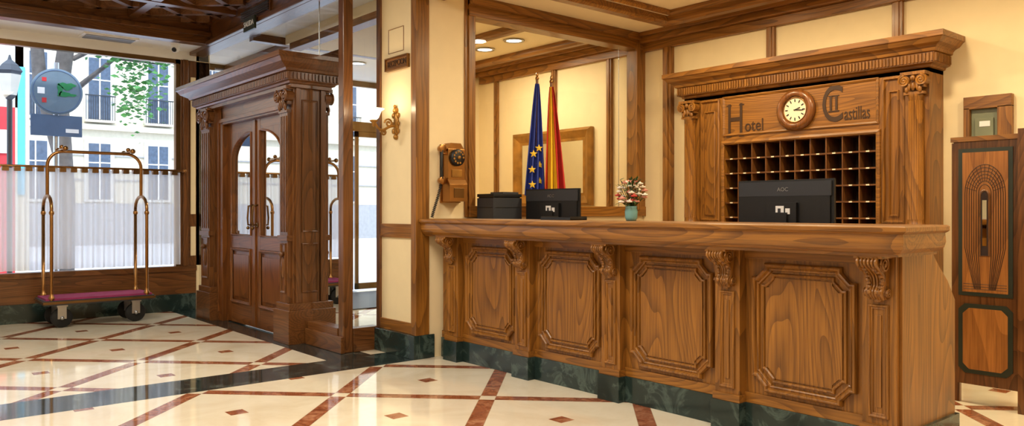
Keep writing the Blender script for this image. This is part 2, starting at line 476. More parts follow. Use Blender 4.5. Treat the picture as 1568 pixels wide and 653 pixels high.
boxobj('ceiling_reception', -8.1, 4, 3.62, YB, 3.0, 3.1, ceilm)
b = B('trim_reception_ceiling')
def framebeam(x0, x1, y0, y1, w, z):
    pr = [(0, z+.0), (0, 3.0), (w, 3.0), (w, z), (w-.03, z-.02), (.03, z-.02)]
    b.sweep([(x0, y0), (x1, y0), (x1, y1), (x0, y1)], pr, lambda a, c, h: (a, c, h), oak['x'], closed=True)
framebeam(-4.75, -1.6, 4.2, 5.92, .14, 2.95)
framebeam(-1.3, 2.5, 4.2, 5.92, .14, 2.95)
framebeam(-4.5, -1.85, 4.45, 5.67, .05, 2.975)
framebeam(-7.85, -5.6, 4.9, 5.9, .12, 2.95)
b.box(-8.0, 4, 3.62, 3.75, 2.93, 3.0, oak['x'])
b.build(.004)
boxobj('trim_hall_step', -5.3, 4, 3.5, 3.62, 3.0, 3.6, oak['x'])

b = B('wall_office_partition')
b.prism([(-5.92, 3.62), (-8.2, 5.02), (-8.2, YB), (-8.06, YB), (-8.06, 5.12), (-5.6, 3.98), (-5.6, 3.62)], 'z', 0, 3.1, cream)
b.build()
boxobj('ceiling_vestibule', -10.4, -5.95, 3.3, YB, 3.1, 3.2, whitep)
b = B('trim_vestibule_ceiling')
b.box(-10.3, -6.2, 3.75, 3.85, 3.02, 3.1, drk['x']); b.box(-8.3, -8.2, 3.3, YB, 3.02, 3.1, drk['y'])
b.build()
boxobj('wall_vestibule_side', -10.4, -9.7, 3.2, 3.36, 0, 3.6, cream)

XD = -10.3
b = B('door_1')
def mb(y0, y1, z0, z1, d=.03): b.box(XD-d, XD+d, y0, y1, z0, z1, bronze)
for y in (3.4, 4.62, 6.2): mb(y-.04, y+.04, 0, 3.1)
mb(3.4, 6.25, 2.36, 2.5, .04); mb(3.4, 6.25, 3.02, 3.1)
for y0, y1 in ((4.66, 5.64), (5.68, 6.16)):
    mb(y0, y0+.05, .03, 2.36, .02); mb(y1-.05, y1, .03, 2.36, .02); mb(y0, y1, .03, .12, .02); mb(y0, y1, 2.28, 2.36, .02)
mb(3.4, 4.62, 0, .12)
b.add([(XD, 3.4, 0), (XD, 6.2, 0), (XD, 6.2, 3.05), (XD, 3.4, 3.05)], [(0, 1, 2, 3)], glass)
b.build()
boxobj('vestibule_doormat', -10.1, -8.4, 4.6, 6.1, 0, .012, blackg)

boxobj('wall_right', 4, 4.12, -5, 6.4, 0, 3.6, cream)
boxobj('wall_front', -9.7, 4, -5.12, -5, 0, 3.6, cream)

b = B('ceiling_downlights')
DLT = ((-6.87, 5.41, 3.0), (-6.31, 5.36, 3.0), (-7.58, 4.31, 3.1), (-9.0, 5.0, 3.1))
RLT = ((-4.15, 5.05, 3.0), (-3.3, 5.05, 3.0), (-2.35, 5.05, 3.0), (-.9, 5.05, 3.0), (.4, 5.05, 3.0))
for (x, y, z) in DLT+RLT:
    b.at(x, y, z-.015)
    b.lathe([(.085, .015), (.11, .01), (.11, 0), (.085, 0), (.08, .012)], steel, 24)
    b.lathe([(.0001, .006), (.082, .006)], lampm, 24)
b.reset(); b.build(recalc=False)

# ------------------------------------------------------------------ reception counter
YP = 3.72
b = B('reception_counter')
CX0, CX1 = -5.278, -1.60
b.box(CX0, CX1-.06, YP, 3.9, .16, 1.06, oak['z'])
b.box(CX0, CX1-.1, YP-.012, YP, .16, .215, oak['x'])
b.box(CX0, CX1-.1, YP-.012, YP, .94, 1.02, oak['x'])
b.prism([(YP+.045, .16), (4.33, .16), (4.33, .74), (4.24, .84), (4.12, .93), (3.98, 1.06), (YP+.045, 1.06)], 'x', -1.67, CX1-.004, oak['z'])
b.box(-1.70, CX1+.006, YP-.022, YP+.05, .16, 1.03, oak['z'])
prof = [(.0, 1.13), (.245, 1.13), (.257, 1.123), (.257, 1.104), (.245, 1.096), (.236, 1.092), (.238, 1.075), (.240, 1.05), (.232, 1.025), (.214, 1.008), (.20, 1.003), (.198, .99), (0, .99)]
xs = CX1-.145
b.sweep([(CX0, 3.74), (xs, 3.74), (xs, 3.96)], [(-o, z) for o, z in prof], lambda a, c, h: (a, c, h), oak['x'])
b.box(CX0, xs+.01, 3.73, 3.96, 1.088, 1.13, oak['x'])
cor = [-5.07, -4.22, -3.37, -2.51, -1.685]
YC = YP-.06
for cx in cor:
    w = .078
    b.box(cx-w, cx+w, YC, YP, .16, .995, oak['z'])
    b.sweep(rect(cx-.048, cx+.048, .23, .76), mold(.6, .6), front(YC), oak['z'], True)
    b.box(cx-.014, cx+.014, YC-.006, YC, .28, .71, oak['z'])
    b.box(cx-w-.008, cx+w+.008, YC-.015, YP, .16, .2, oak['x'])
    pf = []
    N = 30
    for i in range(N+1):
        s = i/N; z = .992-.205*s
        p = .012+.085*math.exp(-((s-.16)/.2)**2)+.03*(1-s)+.03*math.exp(-((s-.86)/.11)**2)
        pf.append((YC-p, z))
    b.prism([(YC, .787)]+[(YC, .992)]+pf, 'x', cx-.046, cx+.046, oak['z'], False)
    for k in (-.040, -.024, -.008, .008, .024, .040):
        b.tube([(cx+k*(1.1-.35*i/N), y-.003, z) for i, (y, z) in enumerate(pf)], .007 if abs(k) < .03 else .009, oak['z'], 6)
    for j in range(7):
        s = .30+.09*j; i = int(s*N); y, z = pf[i]
        for sx in (-1, 1):
            b.sph((cx+sx*(.034-.012*abs(j-3)/3), y-.012, z), .015, oak['z'], 8, (.9, .55, .75))
    for sx in (-1, 1):
        for (yy, zz, r0) in ((YC-.062, .952, .043), (YC-.020, .815, .022)):
            b.at(cx+sx*.030, yy, zz, ry=sx*pi/2); b.cyl(r0*.85, 0, .024, oak['z'], 18); b.reset()
            sp = [(cx+sx*.056, yy-r0*(1-i/26)*math.cos(i*.55), zz+r0*(1-i/26)*math.sin(i*.55)) for i in range(23)]
            b.tube(sp, r0*.13, oak['z'], 6)
            b.sph((cx+sx*.056, yy, zz), r0*.22, oak['z'], 8)
    b.sph((cx, YC-.014, .786), .022, oak['z'], 8, (1, .6, .8))
    b.box(cx-.066, cx+.066, YC-.115, YP, .978, .993, oak['x'])
for i in range(4):
    x0, x1 = cor[i]+.125, cor[i+1]-.125
    z0, z1 = .235, .92
    b.sweep(notch(x0, x1, z0, z1, .075, .028), mold(1.05, 1.45), front(YP), oak['z'], True)
    b.sweep(notch(x0+.052, x1-.052, z0+.052, z1-.052, .062, .022), [(0, 0), (.003, .014), (.010, .017), (.016, .010), (.018, 0)], front(YP), oak['z'], True)
    pts = notch(x0+.078, x1-.078, z0+.078, z1-.078, .052, .018)
    b.prism(pts, 'y', YP-.008, YP, oak['z'])
b.box(CX0, CX1-.06, YP-.02, 3.9, 0, .16, mblack)
for cx in cor: b.box(cx-.09, cx+.09, YP-.085, YP-.02, 0, .16, mblack)
b.box(-1.72, CX1+.015, YP-.03, 4.34, 0, .16, mblack)
b.build(.0025)

b = B('reception_desk')
b.box(-5.0, -1.80, 4.2, 4.56, .80, .83, oak['x'])
for x in (-4.97, -3.5, -1.85): b.box(x-.03, x+.03, 4.22, 4.54, 0, .80, oak['z'])
b.build(.003)
b = B('printer_stand')
b.box(-5.25, -5.02, 4.03, 4.40, .78, .83, oak['y'])
for x in (-5.24, -5.05):
    for y in (4.04, 4.37): b.box(x, x+.02, y, y+.02, 0, .78, oak['z'])
b.build(.003)

# ------------------------------------------------------------------ key cabinet
b = B('key_cabinet')
KY = 6.0; KL, KR = -4.585, -2.395; YBK = YB-.002
PL, PR, PT, PB = -4.14, -2.78, 1.785, 1.005
b.box(KL, PL, KY, YBK, 0, 2.3, oak['z']); b.box(PR, KR, KY, YBK, 0, 2.3, oak['z'])
b.box(PL, PR, KY, YBK, PT, 2.3, oak['x']); b.box(PL, PR, KY, YBK, 0, PB, oak['z'])
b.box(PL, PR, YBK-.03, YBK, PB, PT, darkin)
nc, nr = 10, 6
for i in range(1, nc): x = PL+(PR-PL)*i/nc; b.box(x-.005, x+.005, KY+.004, YBK-.03, PB, PT, drk['z'])
for j in range(1, nr): z = PB+(PT-PB)*j/nr; b.box(PL, PR, KY+.002, YBK-.03, z-.006, z+.006, drk['x'])
for i in range(nc):
    for j in range(nr):
        x = PL+(PR-PL)*(i+.5)/nc; z = PB+(PT-PB)*j/nr
        b.box(x-.013, x+.013, KY-.002, KY+.004, z-.005, z+.005, clockf)
        if random.random() < .3: b.tube([(x, KY+.01, z+.012), (x+.01, KY+.06, z+.012)], .0045, bronze, 6)
b.sweep(rect(PL, PR, PB, PT), [(0, 0), (0, .012), (-.012, .02), (-.03, .014), (-.035, 0)], front(KY), oak['x'], True)
b.sweep(rect(PL-.02, PR+.02, 1.86, 2.215), [(0, 0), (.0, .008), (.008, .012), (.02, .006), (.025, 0)], front(KY), oak['x'], True)
def serif(x, z, w): b.box(x-w/2, x+w/2, KY-.005, KY-.001, z-.005, z+.005, engr)
b.text('H', .40, -4.03, KY-.003, 1.99, engr, .002, sx=.62)
for dx in (-.065, .065): serif(-4.03+dx, 1.855+.0, .05); serif(-4.03+dx, 2.13, .05)
b.text('otel', .15, -3.84, KY-.003, 1.935, engr, .002, sx=.8)
b.text('C', .42, -3.13, KY-.003, 2.035, engr, .002, sx=.66); b.text('II', .17, -3.12, KY-.004, 2.05, engr, .002, sx=1.1)
serif(-3.12, 2.112, .09); serif(-3.12, 1.99, .09)
b.text('astillas', .145, -2.93, KY-.003, 1.955, engr, .002, sx=.55)
for x0, x1 in ((-4.40, -4.19), (-2.73, -2.565)):
    b.sweep(rect(x0, x1, 1.1, 2.2), [(0, 0), (0, .012), (.012, .018), (.02, 0)], front(KY), oak['z'], True)
    b.sweep(rect(x0+.045, x1-.045, 1.15, 2.1), [(0, 0), (0, .008), (.01, .014), (.015, 0)], front(KY), oak['z'], True)
CYc = KY-.035
for cx in (-4.49, -2.475):
    b.box(cx-.085, cx+.085, KY-.015, KY, 0, 2.21, oak['z'])
    b.at(cx, CYc, 0)
    b.lathe([(.07, 1.0), (.07, 1.07), (.058, 1.09), (.054, 1.12), (.052, 1.6), (.046, 2.02), (.052, 2.03), (.052, 2.05)], oak['z'], 28)
    b.reset()
    for k in range(11):
        a = pi+pi*k/10
        b.tube([(cx+.053*math.cos(a), CYc+.053*math.sin(a), 1.13), (cx+.047*math.cos(a), CYc+.047*math.sin(a), 2.0)], .0042, oak['z'], 5)
    capital(b, cx, KY-.07, 2.045, .14, .165, oak['z'])
    b.box(cx-.085, cx+.085, KY-.105, KY, .88, 1.0, oak['z'])
pr = [(0, 2.21), (.0, 2.24), (.015, 2.245), (.02, 2.26), (.05, 2.27), (.05, 2.345), (.065, 2.35), (.07, 2.37), (.085, 2.385), (.115, 2.40), (.14, 2.43), (.15, 2.435), (.15, 2.475), (0, 2.475), (-.03, 2.475), (-.03, 2.21)]
cornice(b, KL+.0, KR, KY, YB-.002, pr, oak['x'])
b.box(KL+.001, KR-.001, KY+.001, YBK, 2.211, 2.474, oak['x'])
x = KL-.04
while x < KR+.05:
    b.box(x, x+.014, KY-.062, KY-.048, 2.278, 2.338, oak['z']); x += .026
y = KY-.04
while y < YB-.03:
    b.box(KR+.048, KR+.062, y, y+.014, 2.278, 2.338, oak['z']); y += .026
b.build(.0018, 1)

b = B('wall_clock')
b.at(-3.44, KY-.002, 2.03, rx=pi/2)
b.lathe([(.0001, 0), (.17, 0), (.17, .025), (.15, .045), (.125, .05), (.11, .035), (.108, .02)], red['z'], 40)
b.lathe([(.108, .02), (.108, .03), (.10, .034), (.098, .028)], brass, 40)
b.lathe([(.0001, .026), (.10, .026)], clockf, 40)
b.reset()
for k in range(12):
    a = k*pi/6
    b.T = Matrix.Translation((-3.44, KY-.030, 2.03)) @ Matrix.Rotation(a, 4, 'Y')
    b.box(-.004, .004, -.002, 0, .065, .088, black)
for a, L in ((math.radians(70), .05), (math.radians(95), .075)):
    b.T = Matrix.Translation((-3.44, KY-.033, 2.03)) @ Matrix.Rotation(a, 4, 'Y')
    b.box(-.003, .003, -.002, 0, -.01, L, black)
b.reset(); b.build(recalc=True)

# ------------------------------------------------------------------ entrance portico
b = B('entrance_portico')
QL, QR, QY = -9.0, -6.6, 3.0
for (x0, x1) in ((QL, QL+.40), (QR-.31, QR)):
    cx = (x0+x1)/2; wd = x1-x0
    b.box(x0+.04, x1-.04, QY+.04, 3.36, 0, 2.32, drk['z'])
    b.box(x0+.07, x1-.07, QY, QY+.05, .36, 2.1, drk['z'])
    st = (wd-.18)/4.4
    for k in range(4):
        xx = x0+.10+k*st*1.2
        b.box(xx, xx+st*.55, QY-.008, QY, 1.0, 2.05, drk['z'])
    b.sweep(rect(x0+.10, x1-.10, .45, .9), mold(.5, .6), front(QY), drk['z'], True)
    b.sph((cx, QY-.005, .68), .045, drk['z'], 10, (.7, .4, 2.2)); b.sph((cx, QY-.02, .8), .028, drk['z'], 8)
    b.box(x0+.05, x1-.05, QY-.015, QY+.05, .92, .97, drk['x'])
    b.box(x0, x1+.02, QY-.03, 3.37, 0, .3, drk['x']); b.box(x0+.03, x1, QY-.015, 3.365, .3, .36, drk['x'])
    capital(b, cx, QY, 2.08, .6*wd, .24, drk['z'])
XR = QR-.04
b.box(XR, XR+.02, 3.06, 3.10, .36, 2.30, drk['z']); b.box(XR, XR+.02, 3.31, 3.35, .36, 2.30, drk['z'])
b.sweep(rect(3.12, 3.29, .45, .9), mold(.5, .6), right(XR), drk['z'], True)
b.sweep(rect(3.12, 3.29, 1.0, 2.2), mold(.5, .6), right(XR), drk['z'], True)
OLx, ORx, DH = QL+.50, QR-.33, 2.12
b.box(QL+.36, OLx+.03, QY+.07, 3.3, 0, 2.32, red['z']); b.box(ORx-.03, QR-.27, QY+.07, 3.3, 0, 2.32, red['z'])
b.box(QL+.42, QL+.45, QY+.055, QY+.07, .1, 2.15, red['z'])
b.box(OLx, ORx, QY+.07, 3.3, DH, 2.34, red['x']); b.box(OLx-.02, ORx+.02, QY+.05, QY+.08, DH+.02, DH+.06, red['x'])
pr = [(0, 2.30), (.0, 2.33), (.02, 2.335), (.03, 2.35), (.055, 2.36), (.055, 2.43), (.08, 2.435), (.09, 2.455), (.125, 2.475), (.16, 2.495), (.185, 2.53), (.20, 2.535), (.20, 2.575), (-.02, 2.575), (-.02, 2.30)]
cornice(b, QL, QR, QY, 3.38, pr, drk['x'])
b.box(QL+.002, QR-.002, QY+.002, 3.378, 2.302, 2.573, drk['x'])
x = QL-.045
while x < QR+.04:
    b.box(x, x+.02, QY-.068, QY-.05, 2.366, 2.424, drk['z']); x += .036
y = QY-.04
while y < 3.34:
    b.box(QR+.05, QR+.068, y, y+.02, 2.366, 2.424, drk['z']); y += .036
b.build(.003, 1)

b = B('door_2')
xm = (OLx+ORx)/2
for sgn, x0, x1 in ((-1, OLx+.03, xm-.003), (1, xm+.003, ORx-.03)):
    y0, y1 = 3.13, 3.18
    w = .11
    b.box(x0, x0+w, y0, y1, .01, DH, red['z']); b.box(x1-w, x1, y0, y1, .01, DH, red['z'])
    b.box(x0+w, x1-w, y0, y1, .01, .22, red['x']); b.box(x0+w, x1-w, y0, y1, .80, .93, red['x']); b.box(x0+w, x1-w, y0+.001, y1-.001, DH-.1, DH, red['x'])
    b.box(x0+w, x1-w, y0+.012, y1-.012, .2, .82, red['z'])
    b.sweep(rect(x0+w, x1-w, .22, .80), mold(.8, .9), front(y0), red['z'], True)
    b.prism(rect(x0+w+.06, x1-w-.06, .29, .73), 'y', y0-.004, y0+.014, red['z'])
    xi, xo = (x1-w, x0+w) if sgn < 0 else (x0+w, x1-w)
    zt = DH-.1
    pts = [(xo, zt)]
    for k in range(13):
        a = pi/2*k/12
        pts.append((xo+(xi-xo)*(1-math.cos(a)), zt-.30+.28*math.sin(a)))
    pts.append((xi, zt))
    b.prism(pts, 'y', y0, y1, red['z'])
    arc = [(p[0], y0-.004, p[1]) for p in pts[1:-1]]
    b.tube(arc+[(xi, y0-.004, .94), (xo, y0-.004, .94)], .011, red['z'], 6, True)
    b.add([(x0+w, 3.155, .9), (x1-w, 3.155, .9), (x1-w, 3.155, zt), (x0+w, 3.155, zt)], [(0, 1, 2, 3)], glass2)
    hx = x1-.055 if sgn < 0 else x0+.055
    b.at(hx, y0, 1.05, rx=pi/2); b.cyl(.024, 0, .012, bronze, 14); b.reset()
    b.tube([(hx, y0, 1.05), (hx, y0-.055, 1.05), (hx, y0-.06, 1.12), (hx, y0-.05, 1.24), (hx, y0, 1.25)], .010, bronze, 8)
    b.sph((hx, y0-.055, 1.02), .018, bronze, 8)
b.box(xm-.02, xm+.02, 3.115, 3.13, .02, DH-.01, red['z'])
b.build(.003)

# ------------------------------------------------------------------ luggage cart
b = B('luggage_cart')
cx0, cx1, cy0, cy1 = -9.48, -8.98, 1.48, 2.52
b.box(cx0, cx1, cy0, cy1, .235, .285, blackg); b.box(cx0-.01, cx1+.01, cy0-.01, cy1+.01, .25, .275, bronze)
b.box(cx0+.02, cx1-.02, cy0+.02, cy1-.02, .285, .305, purple)
R = .017
for y in (cy0+.07, cy1-.07):
    pts = [(cx0+.03, y, .28), (cx0+.03, y, 1.22)]
    for k in range(9):
        a = pi*k/8
        pts.append(((cx0+cx1)/2-.22*math.cos(a), y, 1.22+.13*math.sin(a)))
    pts += [(cx1-.03, y, 1.22), (cx1-.03, y, .28)]
    b.tube(pts, R, brass, 12)
    for x in (cx0+.03, cx1-.03):
        b.at(x, y, .30); b.lathe([(.03, 0), (.03, .02), (.02, .03), (.018, .06)], brass, 14); b.reset()
        b.at(x, y, 1.15); b.lathe([(.018, 0), (.024, .01), (.024, .03), (.018, .04)], brass, 14); b.reset()
xm_ = (cx0+cx1)/2
pts = [(xm_, cy0+.07, 1.33)]
for k in range(9):
    a = pi/2*k/8; pts.append((xm_, cy0+.07+.15*(1-math.cos(a)), 1.66+.15*math.sin(a)))
for k in range(9):
    a = pi/2*k/8; pts.append((xm_, cy1-.07-.15*(1-math.sin(a)), 1.66+.15*math.cos(a)))
pts.append((xm_, cy1-.07, 1.33))
b.tube(pts, R, brass, 12)
for y in (cy0+.2, cy1-.2):
    b.tube([(xm_-.17, y, 1.83), (xm_+.17, y, 1.83)], .012, brass, 10)
    for x in (xm_-.18, xm_+.18): b.sph((x, y, 1.83), .028, brass, 14)
    b.sph((xm_, y, 1.855), .024, brass, 12)
for y in (cy0+.17, cy1-.17):
    for x in (cx0+.09, cx1-.09):
        b.box(x-.045, x+.045, y-.05, y+.05, .215, .236, steel)
        b.box(x-.033, x-.027, y-.04, y+.04, .09, .22, steel); b.box(x+.027, x+.033, y-.04, y+.04, .09, .22, steel)
        b.at(x-.022, y, .1, ry=pi/2)
        b.lathe([(.001, 0), (.05, 0), (.055, .004), (.095, 0), (.1, .008), (.1, .036), (.095, .044), (.055, .04), (.05, .044), (.001, .044)], rubber, 24)
        b.reset()
        for sx in (-.036, .036): b.sph((x+sx, y, .1), .02, steel, 10)
b.build()

# ------------------------------------------------------------------ curtain
b = B('cafe_curtain')
vs = []; fs = []; NY = 520; zs = [.56, .8, 1.1, 1.4, 1.6, 1.64]
ya, yb_ = -3.0, 2.98
for i in range(NY+1):
    y = ya+(yb_-ya)*i/NY
    for z in zs:
        amp = .032*(1.15-.5*(z-.56))
        vs.append((-9.60+amp*math.sin(y*2*pi/.105+.6*math.sin(y*5))+.006*math.sin(y*17+z*2), y, z))
n = len(zs)
for i in range(NY):
    for k in range(n-1): fs.append((i*n+k, (i+1)*n+k, (i+1)*n+k+1, i*n+k+1))
b.add(vs, fs, curtm, True)
b.tube([(-9.60, -3.0, 1.665), (-9.60, 3.02, 1.665)], .012, brass, 10)
b.sph((-9.60, 3.03, 1.665), .025, brass)
y = ya
while y < yb_:
    b.box(-9.64, -9.56, y, y+.06, 1.61, 1.655, bronze); y += .105
b.box(-9.70, -9.6, 2.99, 3.01, 1.655, 1.675, brass)
b.build(recalc=False)

# ------------------------------------------------------------------ telephone
b = B('antique_wall_telephone')
X0 = -5.3; yc = 3.80
b.box(X0, X0+.02, yc-.10, yc+.10, 1.26, 1.74, brass)
b.box(X0+.02, X0+.10, yc-.085, yc+.085, 1.44, 1.70, brass)
b.prism([(yc-.085, 1.70), (yc+.085, 1.70), (yc+.05, 1.75), (yc-.05, 1.75)], 'x', X0+.0, X0+.09, brass)
b.box(X0+.02, X0+.13, yc-.09, yc+.09, 1.27, 1.41, brass); b.box(X0+.13, X0+.135, yc-.05, yc+.05, 1.30, 1.38, bronze)
b.prism([(X0, 1.41), (X0+.13, 1.41), (X0+.10, 1.45), (X0, 1.45)], 'y', yc-.09, yc+.09, brass)
b.at(X0+.10, yc, 1.63, ry=pi/2)
b.lathe([(.001, 0), (.07, 0), (.07, .02), (.062, .03), (.03, .032), (.001, .034)], black, 28)
for k in range(10):
    a = k*.56; b.T = Matrix.Translation((X0+.131, yc+.047*math.cos(a), 1.63+.047*math.sin(a))) @ Matrix.Rotation(pi/2, 4, 'Y'); b.cyl(.009, 0, .003, gold, 10)
b.reset(); b.sph((X0+.135, yc, 1.63), .016, gold, 10)
b.box(X0+.10, X0+.108, yc-.05, yc+.05, 1.47, 1.53, gold)
hy = yc-.125
b.tube([(X0+.07, yc-.08, 1.66), (X0+.07, hy, 1.66)], .008, brass)
b.tube([(X0+.07, hy, 1.70), (X0+.08, hy-.012, 1.62), (X0+.08, hy-.012, 1.52), (X0+.07, hy, 1.44)], .014, black, 10)
b.at(X0+.055, hy, 1.70, ry=pi/2); b.lathe([(.001, -.02), (.024, -.02), (.034, .03), (.001, .03)], brass, 16)
b.at(X0+.055, hy, 1.44, ry=pi/2); b.lathe([(.001, -.02), (.024, -.02), (.034, .03), (.001, .03)], brass, 16); b.reset()
pts = []
for i in range(170):
    s = i/169; a = i*.75
    px = X0+.06+.03*math.sin(s*pi); py = hy+.0-.09*math.sin(s*pi*.5); pz = 1.42-.28*s
    pts.append((px+.011*math.cos(a), py+.011*math.sin(a), pz))
b.tube(pts, .004, black, 5)
b.build(.002)

# ------------------------------------------------------------------ sconce and sign
b = B('wall_sconce')
sx, sy, sz = -5.62, PY0, 1.92
b.at(sx, sy, sz, rx=pi/2); b.T = b.T @ Matrix.Diagonal((.6, 1.7, 1, 1)); b.lathe([(.001, 0), (.06, 0), (.055, .012), (.03, .02), (.001, .024)], gold, 20); b.reset()
b.sph((sx, sy-.01, sz+.11), .028, gold, 8); b.sph((sx, sy-.01, sz-.11), .024, gold, 8); b.sph((sx, sy-.02, sz+.145), .014, gold, 8)
for q in (-1, 1):
    b.sph((sx+q*.035, sy-.012, sz+.07), .02, gold, 8, (1, .6, 1.2)); b.sph((sx+q*.035, sy-.012, sz-.06), .02, gold, 8, (1, .6, 1.2)); b.sph((sx+q*.045, sy-.012, sz), .016, gold, 8, (1, .6, 1.2))
arm = []
for i in range(22):
    s = i/21; arm.append((sx, sy-.02-.20*s, sz-.02-.05*math.sin(s*pi)+.03*s+.02*math.sin(s*2*pi)))
b.tube(arm, .011, gold, 8)
sp = [(sx, sy-.08-.04*(1-i/22)*math.cos(i*.5), sz-.0+.04*(1-i/22)*math.sin(i*.5)) for i in range(20)]
b.tube(sp, .008, gold, 6)
sp = [(sx, sy-.13-.03*(1-i/22)*math.cos(i*.5), sz-.08+.03*(1-i/22)*math.sin(i*.5)) for i in range(20)]
b.tube(sp, .008, gold, 6)
b.at(sx, sy-.22, sz-.01); b.lathe([(.001, -.03), (.016, -.02), (.012, 0), (.03, .015), (.036, .022), (.02, .03)], gold, 18)
b.lathe([(.022, .03), (.04, .045), (.052, .075), (.062, .10), (.088, .118), (.086, .12), (.058, .104), (.046, .075), (.03, .045)], shade, 24)
b.reset(); b.build()
b = B('reception_sign')
b.box(-5.77, -5.42, PY0-.015, PY0, 2.37, 2.48, oak['x'])
b.sweep(rect(-5.77, -5.42, 2.37, 2.48), [(0, 0), (0, .02), (.01, .02), (.012, 0)], front(PY0-.01), brass, True)
b.text('RECEPCION', .068, -5.595, PY0-.018, 2.425, engr, .003, sx=.8)
b.build()

# ------------------------------------------------------------------ electronics
def monitor(x, y, rz, ztop, w, h):
    b = B('computer_monitor')
    b.at(x, y, 0, rz=rz)
    z0 = ztop-h
    b.box(-w/2, w/2, 0, .02, z0, ztop, black)
    b.prism([(-w/2+.02, z0+.02), (w/2-.02, z0+.02), (w/2-.02, ztop-.03), (-w/2+.02, ztop-.03)], 'y', -.012, 0, black)
    b.box(-w*.48, w*.48, -.014, -.0, ztop-.10, ztop-.012, blackg)
    b.box(-.10, .10, -.035, -.012, z0+.06, z0+.22, black)
    b.box(-.045, .045, -.05, -.03, .85, z0+.16, black)
    b.box(-.11, .11, -.08, .09, .83, .85, black)
    b.box(-.035, .02, -.037, -.035, z0+.15, z0+.20, white); b.box(.03, .06, -.037, -.035, z0+.15, z0+.185, white)
    b.box(-.02, .0, -.038, -.037, z0+.16, z0+.185, blackg)
    b.text('AOC', .034, 0, -.0155, ztop-.06, steel, .0008)
    b.reset(); return b.build(.003)
monitor(-2.585, 4.36, .0, 1.385, .64, .36)
monitor(-4.70, 4.40, .10, 1.375, .58, .34)
b = B('printer')
x0, x1, y0, y1 = -5.25, -5.03, 4.05, 4.36
b.box(x0, x1, y0, y1, .83, 1.30, blackg); b.box(x0, x1, y0-.0, y1, 1.31, 1.335, black); b.box(x0+.01, x1-.01, y0+.01, y1-.01, 1.29, 1.32, black)
b.box(x0+.04, x1-.04, y0-.004, y0, 1.02, 1.08, black); b.box(x0+.02, x1-.02, y0-.006, y0, 1.22, 1.225, black); b.box(x1, x1+.004, y0+.02, y1-.02, 1.22, 1.226, black)
b.box(x0+.03, x1-.02, y0+.12, y1-.02, 1.335, 1.352, blackg)
b.build(.006)
b = B('document_tray')
b.box(-4.15, -3.85, 3.78, 3.94, 1.13, 1.136, black)
b.box(-4.15, -4.145, 3.78, 3.94, 1.13, 1.155, black); b.box(-3.855, -3.85, 3.78, 3.94, 1.13, 1.155, black); b.box(-4.15, -3.85, 3.775, 3.78, 1.13, 1.15, black)
b.build()

b = B('flower_vase')
teal = simple('teal_ceramic', srgb(120, 170, 170), .2)
leafm = simple('leaf_green', srgb(60, 92, 40), .5, var=.3)
pink = simple('pink_petals', srgb(236, 160, 140), .6, var=.1); wpet = simple('white_petals', srgb(250, 242, 226), .6); rpet = simple('red_petals', srgb(190, 60, 50), .6)
vx, vy = -3.40, 3.89
b.at(vx, vy, 1.13)
b.lathe([(.001, 0), (.032, 0), (.04, .02), (.042, .06), (.036, .085), (.042, .095), (.036, .094), (.03, .08)], teal, 20)
b.reset()
for i in range(44):
    a = random.uniform(0, 2*pi); rr = random.uniform(.0, .09); hz = 1.13+.12+random.uniform(0, .18)*(1-rr*4)
    p = (vx+rr*math.cos(a), vy+rr*math.sin(a), hz)
    b.tube([(vx, vy, 1.2), p], .002, leafm, 5)
    m = random.choice([pink, wpet, wpet, wpet, pink, rpet])
    for k in range(6):
        t = k*pi/3
        b.sph((p[0]+.012*math.cos(t), p[1]+.012*math.sin(t), p[2]), .011, m, 6, (1, 1, .6))
    b.sph((p[0], p[1], p[2]+.005), .009, m, 6)
for i in range(100):
    a = random.uniform(0, 2*pi); rr = random.uniform(.02, .10); z = 1.13+random.uniform(.1, .28)
    b.T = Matrix.Translation((vx+rr*math.cos(a), vy+rr*math.sin(a), z)) @ Matrix.Rotation(a, 4, 'Z') @ Matrix.Rotation(random.uniform(-1.2, .6), 4, 'Y')
    b.add([(-.018, 0, 0), (0, .008, .002), (.022, 0, 0), (0, -.008, .002)], [(0, 1, 2, 3)], leafm)
b.reset(); b.build(recalc=False)

